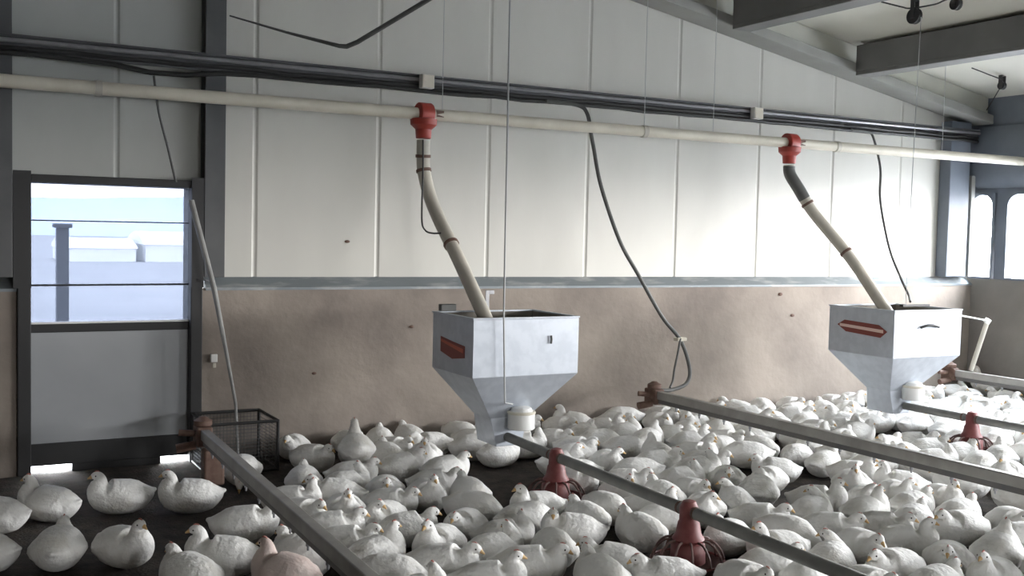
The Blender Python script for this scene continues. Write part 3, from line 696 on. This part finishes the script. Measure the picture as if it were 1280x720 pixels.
KNOWN = [
(0.616, 6.683, R_(140), 1.0, 'sitting upright', "white broiler alone on bare litter below the left white gap under the door"),
(1.044, 6.670, R_(175), 1.0, 'sitting upright', "white broiler alone on bare litter in front of the middle of the door"),
(1.376, 6.564, R_(165), 1.0, 'sitting upright', "white broiler alone on bare litter below the right white gap under the door"),
(0.574, 5.737, R_(75), 1.0, 'resting', "white broiler seen from behind, head hidden, left of the tall-necked bird by the door"),
(0.824, 5.636, R_(-60), 1.0, 'sitting upright', "tall-necked white broiler on bare litter looking right, second row out from the door"),
(0.321, 6.538, R_(150), 1.0, 'sitting upright', "white broiler outermost left in the sparse group, the one nearer the door"),
(0.264, 5.809, R_(150), 1.0, 'resting', "white broiler outermost left in the sparse group, the one farther from the door"),
(1.530, 5.783, R_(-25), 1.0, 'resting', "large white broiler lying side-on just left of the leftmost drinker pipe"),
(1.416, 5.165, R_(155), 1.0, 'sitting upright', "white broiler looking left with raised head, left of the leftmost drinker pipe"),
(1.072, 5.014, R_(110), 1.0, 'resting', "large white broiler seen from behind, beside the raised-head bird left of the leftmost drinker pipe"),
(1.566, 4.935, R_(120), 1.0, 'sitting upright', "pinkish thin-feathered broiler under the leftmost drinker pipe", True),
(2.577, 7.253, R_(70), 1.0, 'standing', "white broiler standing tall and brightly lit near the wire cage"),
(2.518, 5.039, R_(240), 1.0, 'sitting upright', "white broiler facing out from the flock with raised head, left of the farther pan"),
(3.044, 5.499, R_(-20), 1.0, 'pecking', "white broiler stretching its neck to the red pan closer to the near hopper"),
(2.640, 4.598, R_(-35), 1.0, 'resting', "big white broiler lying side-on below the red pan closer to the near hopper"),
(2.021, 5.114, R_(100), 1.0, 'resting', "round white broiler seen from behind, right of the leftmost drinker pipe"),
(2.257, 4.831, R_(-40), 1.0, 'resting', "white broiler lying side-on between the round one and the one facing out"),
(9.953, 7.554, R_(60), 1.0, 'standing', "large white broiler standing tall beside the white standpipe"),
]
for k in KNOWN: add(*k)
# the dense flock right of the leftmost pipe
CR, CU, CF = Vector((.876, -.482, .022)), Vector((.005, .056, .998)), Vector((.482, .875, -.052))
def project(p):
    d = Vector(p) - CAM; w = d.dot(CF); return (640 + 1326 * d.dot(CR) / w, 360 - 1326 * d.dot(CU) / w, w) if w > .1 else (-9e9, 0, w)
GAPS = [(2.33, 6.98, .15), (5.88, 4.25, .20), (6.10, 4.02, .16)]
rng = random.Random(5)
NFLOCK = 385
def inside(x, y):
    u, v, w = project((x, y, .1)); return -40 < u < 1470 and v < 765
def pose_of():
    r = rng.random()
    return 'resting' if r < .56 else 'sitting upright' if r < .74 else 'turning its head' if r < .93 else 'pecking'
flock = []
while len(flock) < NFLOCK:          # scattered first, then pushed apart until they sit side by side
    x = rng.uniform(1.75, XR - .2); y = rng.uniform(2.6, D - .25)
    if not inside(x, y) or any((x - q[0]) ** 2 + (y - q[1]) ** 2 < q[2] ** 2 for q in GAPS): continue
    if any((x - q['x']) ** 2 + (y - q['y']) ** 2 < .16 ** 2 for q in placed + flock): continue
    a = rng.uniform(-PI, PI) if rng.random() < .5 else rng.gauss(R_(-60), .7)
    flock.append(dict(x=x, y=y, a=a, s=rng.uniform(.90, .99), pose=pose_of(), label=None, pink=False))
SOLID = OBST + [(gx_, gy_, gr_) for gx_, gy_, gr_ in GAPS] + [((cx0 + cx1) / 2, (cy0 + cy1) / 2, .33)] + [(a_, b_, .06) for a_ in (cx0, cx1) for b_ in (cy0, cy1)]
def hits(q, allb):
    """Push vectors on q from everything it overlaps."""
    px = py = ta = 0.; worst = 0.
    cs = circles(q['x'], q['y'], q['a'], q['s'], q['pose'])
    for p in allb:
        if p is q: continue
        dx, dy = q['x'] - p['x'], q['y'] - p['y']
        if dx * dx + dy * dy > .30: continue
        for c in cs:
            for o in circles(p['x'], p['y'], p['a'], p['s'], p['pose']):
                ex, ey = c[0] - o[0], c[1] - o[1]; d2 = ex * ex + ey * ey; rr = c[2] + o[2]
                if d2 < rr * rr:
                    d = math.sqrt(d2) + 1e-6; k = (rr - d); worst = max(worst, k); ex *= k / d; ey *= k / d
                    px += ex; py += ey; ta += ((c[0] - q['x']) * ey - (c[1] - q['y']) * ex)
    for c in cs:
        for o in SOLID:
            ex, ey = c[0] - o[0], c[1] - o[1]; d2 = ex * ex + ey * ey; rr = c[2] + o[2]
            if d2 < rr * rr:
                d = math.sqrt(d2) + 1e-6; k = (rr - d); worst = max(worst, k); px += 2 * ex * k / d; py += 2 * ey * k / d
        for v, ax_, sg in () if q['label'] and q['x'] < 5 else ((c[1] + c[2] - (D - .10), 1, -1), (c[0] + c[2] - (XR - .01), 0, -1), (1.72 - c[0] + c[2], 0, 1)):
            if v > 0:
                worst = max(worst, v if sg < 0 else 0)
                if ax_: py += sg * v * 2
                else: px += sg * v * 2
    return px, py, ta, worst
import collections
GAIN = .15
def relax(n):
    for it in range(n):
        cells = collections.defaultdict(list); allb = placed + flock
        for p in allb: cells[(int(p['x'] / .56), int(p['y'] / .56))].append(p)
        for q in allb:
            fx = .5 if q['label'] else 1.
            cx_, cy_ = int(q['x'] / .56), int(q['y'] / .56)
            nb = [p for i in (-1, 0, 1) for j in (-1, 0, 1) for p in cells.get((cx_ + i, cy_ + j), ())]
            px, py, ta, wst = hits(q, nb); q['w'] = wst
            m_ = math.hypot(px, py); k = GAIN if m_ < .2 else GAIN * .2 / m_
            if not q['label'] and not inside(q['x'], q['y']): q['x'] += (5.0 - q['x']) * .02; q['y'] += (6.0 - q['y']) * .02
            k *= fx; q['x'] += px * k; q['y'] += py * k; q['a'] += max(-.10, min(.10, ta * GAIN * 9))
for gq in range(60):
    GROW[0] = .70 + .30 * gq / 59; relax(3)
GROW[0] = 1.; relax(90)
for _ in range(150):                # the most crowded ones leave, the rest settle again
    bad = sorted((q for q in flock if q['w'] > .006), key=lambda q: -q['w'])
    if not any(q['w'] > .012 for q in bad) and max(q['w'] for q in placed) < .006: break
    gone = []
    for q in bad[:max(2, len(bad) // 24)]:
        if q['w'] > .012 and all((q['x'] - p['x']) ** 2 + (q['y'] - p['y']) ** 2 > .4 for p in gone): gone.append(q)
    for q in gone: flock.remove(q)
    relax(10)
from mathutils.bvhtree import BVHTree
def tree(q):
    me = near_me[q['pose']]; mx = Matrix.Translation((q['x'], q['y'], 0)) @ Matrix.Rotation(q['a'], 4, 'Z') @ Matrix.Scale(q['s'], 4)
    return BVHTree.FromPolygons([mx @ v.co for v in me.vertices], [tuple(p.vertices) for p in me.polygons])
trees = [(q, tree(q)) for q in placed + flock]
for i, (q, t) in enumerate(trees):       # nudge apart, else drop, any pair whose bodies still cut into each other
    for p, u in trees[:i]:
        if p in flock or q in flock or True:
            if (p['x'] - q['x']) ** 2 + (p['y'] - q['y']) ** 2 < .25 and p.get('ok', 1) and q.get('ok', 1) and t.overlap(u):
                (q if not q['label'] else p)['ok'] = 0

flock = [q for q in flock if q.get('ok', 1)]
flock = [q for q in flock if (lambda t: -90 < t[0] < 1510 and t[1] < 800)(project((q['x'], q['y'], .1)))]
placed += flock

# every bird gets a label of its own: what it does, where it faces, which strip between the pipes it lies in, and its turn in that strip
ORD = 'first second third fourth fifth sixth seventh eighth ninth tenth eleventh twelfth thirteenth fourteenth fifteenth sixteenth seventeenth eighteenth nineteenth twentieth'.split()
def ordinal(n): return ORD[n - 1] if n <= 20 else 'twenty-' + ORD[n - 21] if n < 30 else 'thirtieth' if n == 30 else 'thirty-' + ORD[n - 31]
PN = ["leftmost pipe", "near hopper's pipe", "middle pipe", "far hopper's pipe", "rightmost pipe"]
strips = {}
for q in placed:
    if q['x'] < HX[0]: continue
    i = max([k for k, h in enumerate(HX) if h <= q['x']] or [0])
    if i == 4: key = ('right of', 4, 0)
    else:
        f_ = (q['x'] - HX[i]) / (HX[i + 1] - HX[i])
        key = ('just right of', i, 0) if f_ < .25 else ('second strip right of', i, 1) if f_ < .5 else ('second strip left of', i + 1, 2) if f_ < .75 else ('just left of', i + 1, 3)
    strips.setdefault(key, []).append(q)
for key, L in strips.items():
    L.sort(key=lambda q: -q['y'])
    for n, q in enumerate(L, 1):
        if q['label']: continue
        q['label'] = '%s white broiler, %s from end wall, %s %s' % (q['pose'] if q['pose'] != 'turning its head' else 'head-turning', ordinal(n), key[0], PN[key[1]])
        q['strip'] = '%s the %s' % (key[0], PN[key[1]])
order = sorted(placed, key=lambda q: (Vector((q['x'], q['y'], 0)) - CAM).length)
for n, q in enumerate(order):
    me = pink_me if q['pink'] else near_me[q['pose']]
    o = bpy.data.objects.new('broiler_chicken', me); C.objects.link(o)
    o.location = (q['x'], q['y'], 0); o.rotation_euler = (0, 0, q['a']); o.scale = (q['s'],) * 3
    tag(o, q['label'], 'chicken', 'white broilers on the litter')
    if n < 130:
        c = bpy.data.objects.new('comb', comb_me); C.objects.link(c); c.parent = o
        pz, ry = HEAD[q['pose']]; c.location = pz; c.scale = (.8, .8, .8); c.rotation_euler = (0, ry, PI / 2 if q['pose'] == 'turning its head' else 0)
        for e in EYE[q['pose']]:
            k = bpy.data.objects.new('eye', eye_me); C.objects.link(k); k.parent = o; k.location = e
print('BIRDS', len(placed), 'in view', sum(1 for q in placed if (lambda t: 0 < t[0] < 1280 and 0 < t[1] < 720)(project((q['x'], q['y'], .15)))))

# ---------------------------------------------------------------- daylight
w = bpy.data.worlds.new('overcast_sky'); S.world = w; w.use_nodes = True
nt = w.node_tree; bg = nt.nodes['Background']
tc = nt.nodes.new('ShaderNodeTexCoord'); sx = nt.nodes.new('ShaderNodeSeparateXYZ'); rp = nt.nodes.new('ShaderNodeValToRGB')
rp.color_ramp.elements[0].position = 0.0; rp.color_ramp.elements[0].color = (1, .985, .97, 1)
rp.color_ramp.elements[1].position = .7; rp.color_ramp.elements[1].color = (.82, .90, 1, 1)
nt.links.new(tc.outputs['Generated'], sx.inputs[0]); nt.links.new(sx.outputs['Z'], rp.inputs['Fac']); nt.links.new(rp.outputs['Color'], bg.inputs['Color'])
bg.inputs['Strength'].default_value = 42
def portal(loc, rot, sx_, sy_):
    l = bpy.data.lights.new('window_daylight', 'AREA'); l.shape = 'RECTANGLE'; l.size = sx_; l.size_y = sy_; l.cycles.is_portal = True
    o = bpy.data.objects.new('window_daylight', l); C.objects.link(o); o.location = loc; o.rotation_euler = rot
for a, c in wins: portal((XR + .12, (a + c) / 2, 1.835), (0, PI / 2, 0), .95, c - a)
portal(((GX0 + GX1) / 2, YF - .08, (GZ0 + GZ1) / 2), (PI / 2, 0, 0), GX1 - GX0, GZ1 - GZ0)  # sky light through the added rear opening
portal((1.15, D + .16, 1.02), (-PI / 2, 0, 0), 1.1, 2.05)

# ---------------------------------------------------------------- camera
cd = bpy.data.cameras.new('camera'); cam = bpy.data.objects.new('camera', cd); C.objects.link(cam)
cd.sensor_width = 36; cd.lens = 1326 * 36 / 1280; cd.clip_end = 500
cam.matrix_world = Matrix(((.87616, .00545, -.48200, 0), (-.48152, .05607, -.87464, 0), (.02226, .99841, .05175, 1.75), (0, 0, 0, 1)))
S.camera = cam
S.view_settings.view_transform = 'Standard'; S.view_settings.look = 'None'; S.view_settings.gamma = 1; S.view_settings.use_curve_mapping = False
S.view_settings.exposure = 0.36
S.cycles.use_denoising = True
S.cycles.max_bounces = 10; S.cycles.diffuse_bounces = 7; S.cycles.transparent_max_bounces = 24; S.cycles.sample_clamp_indirect = 12
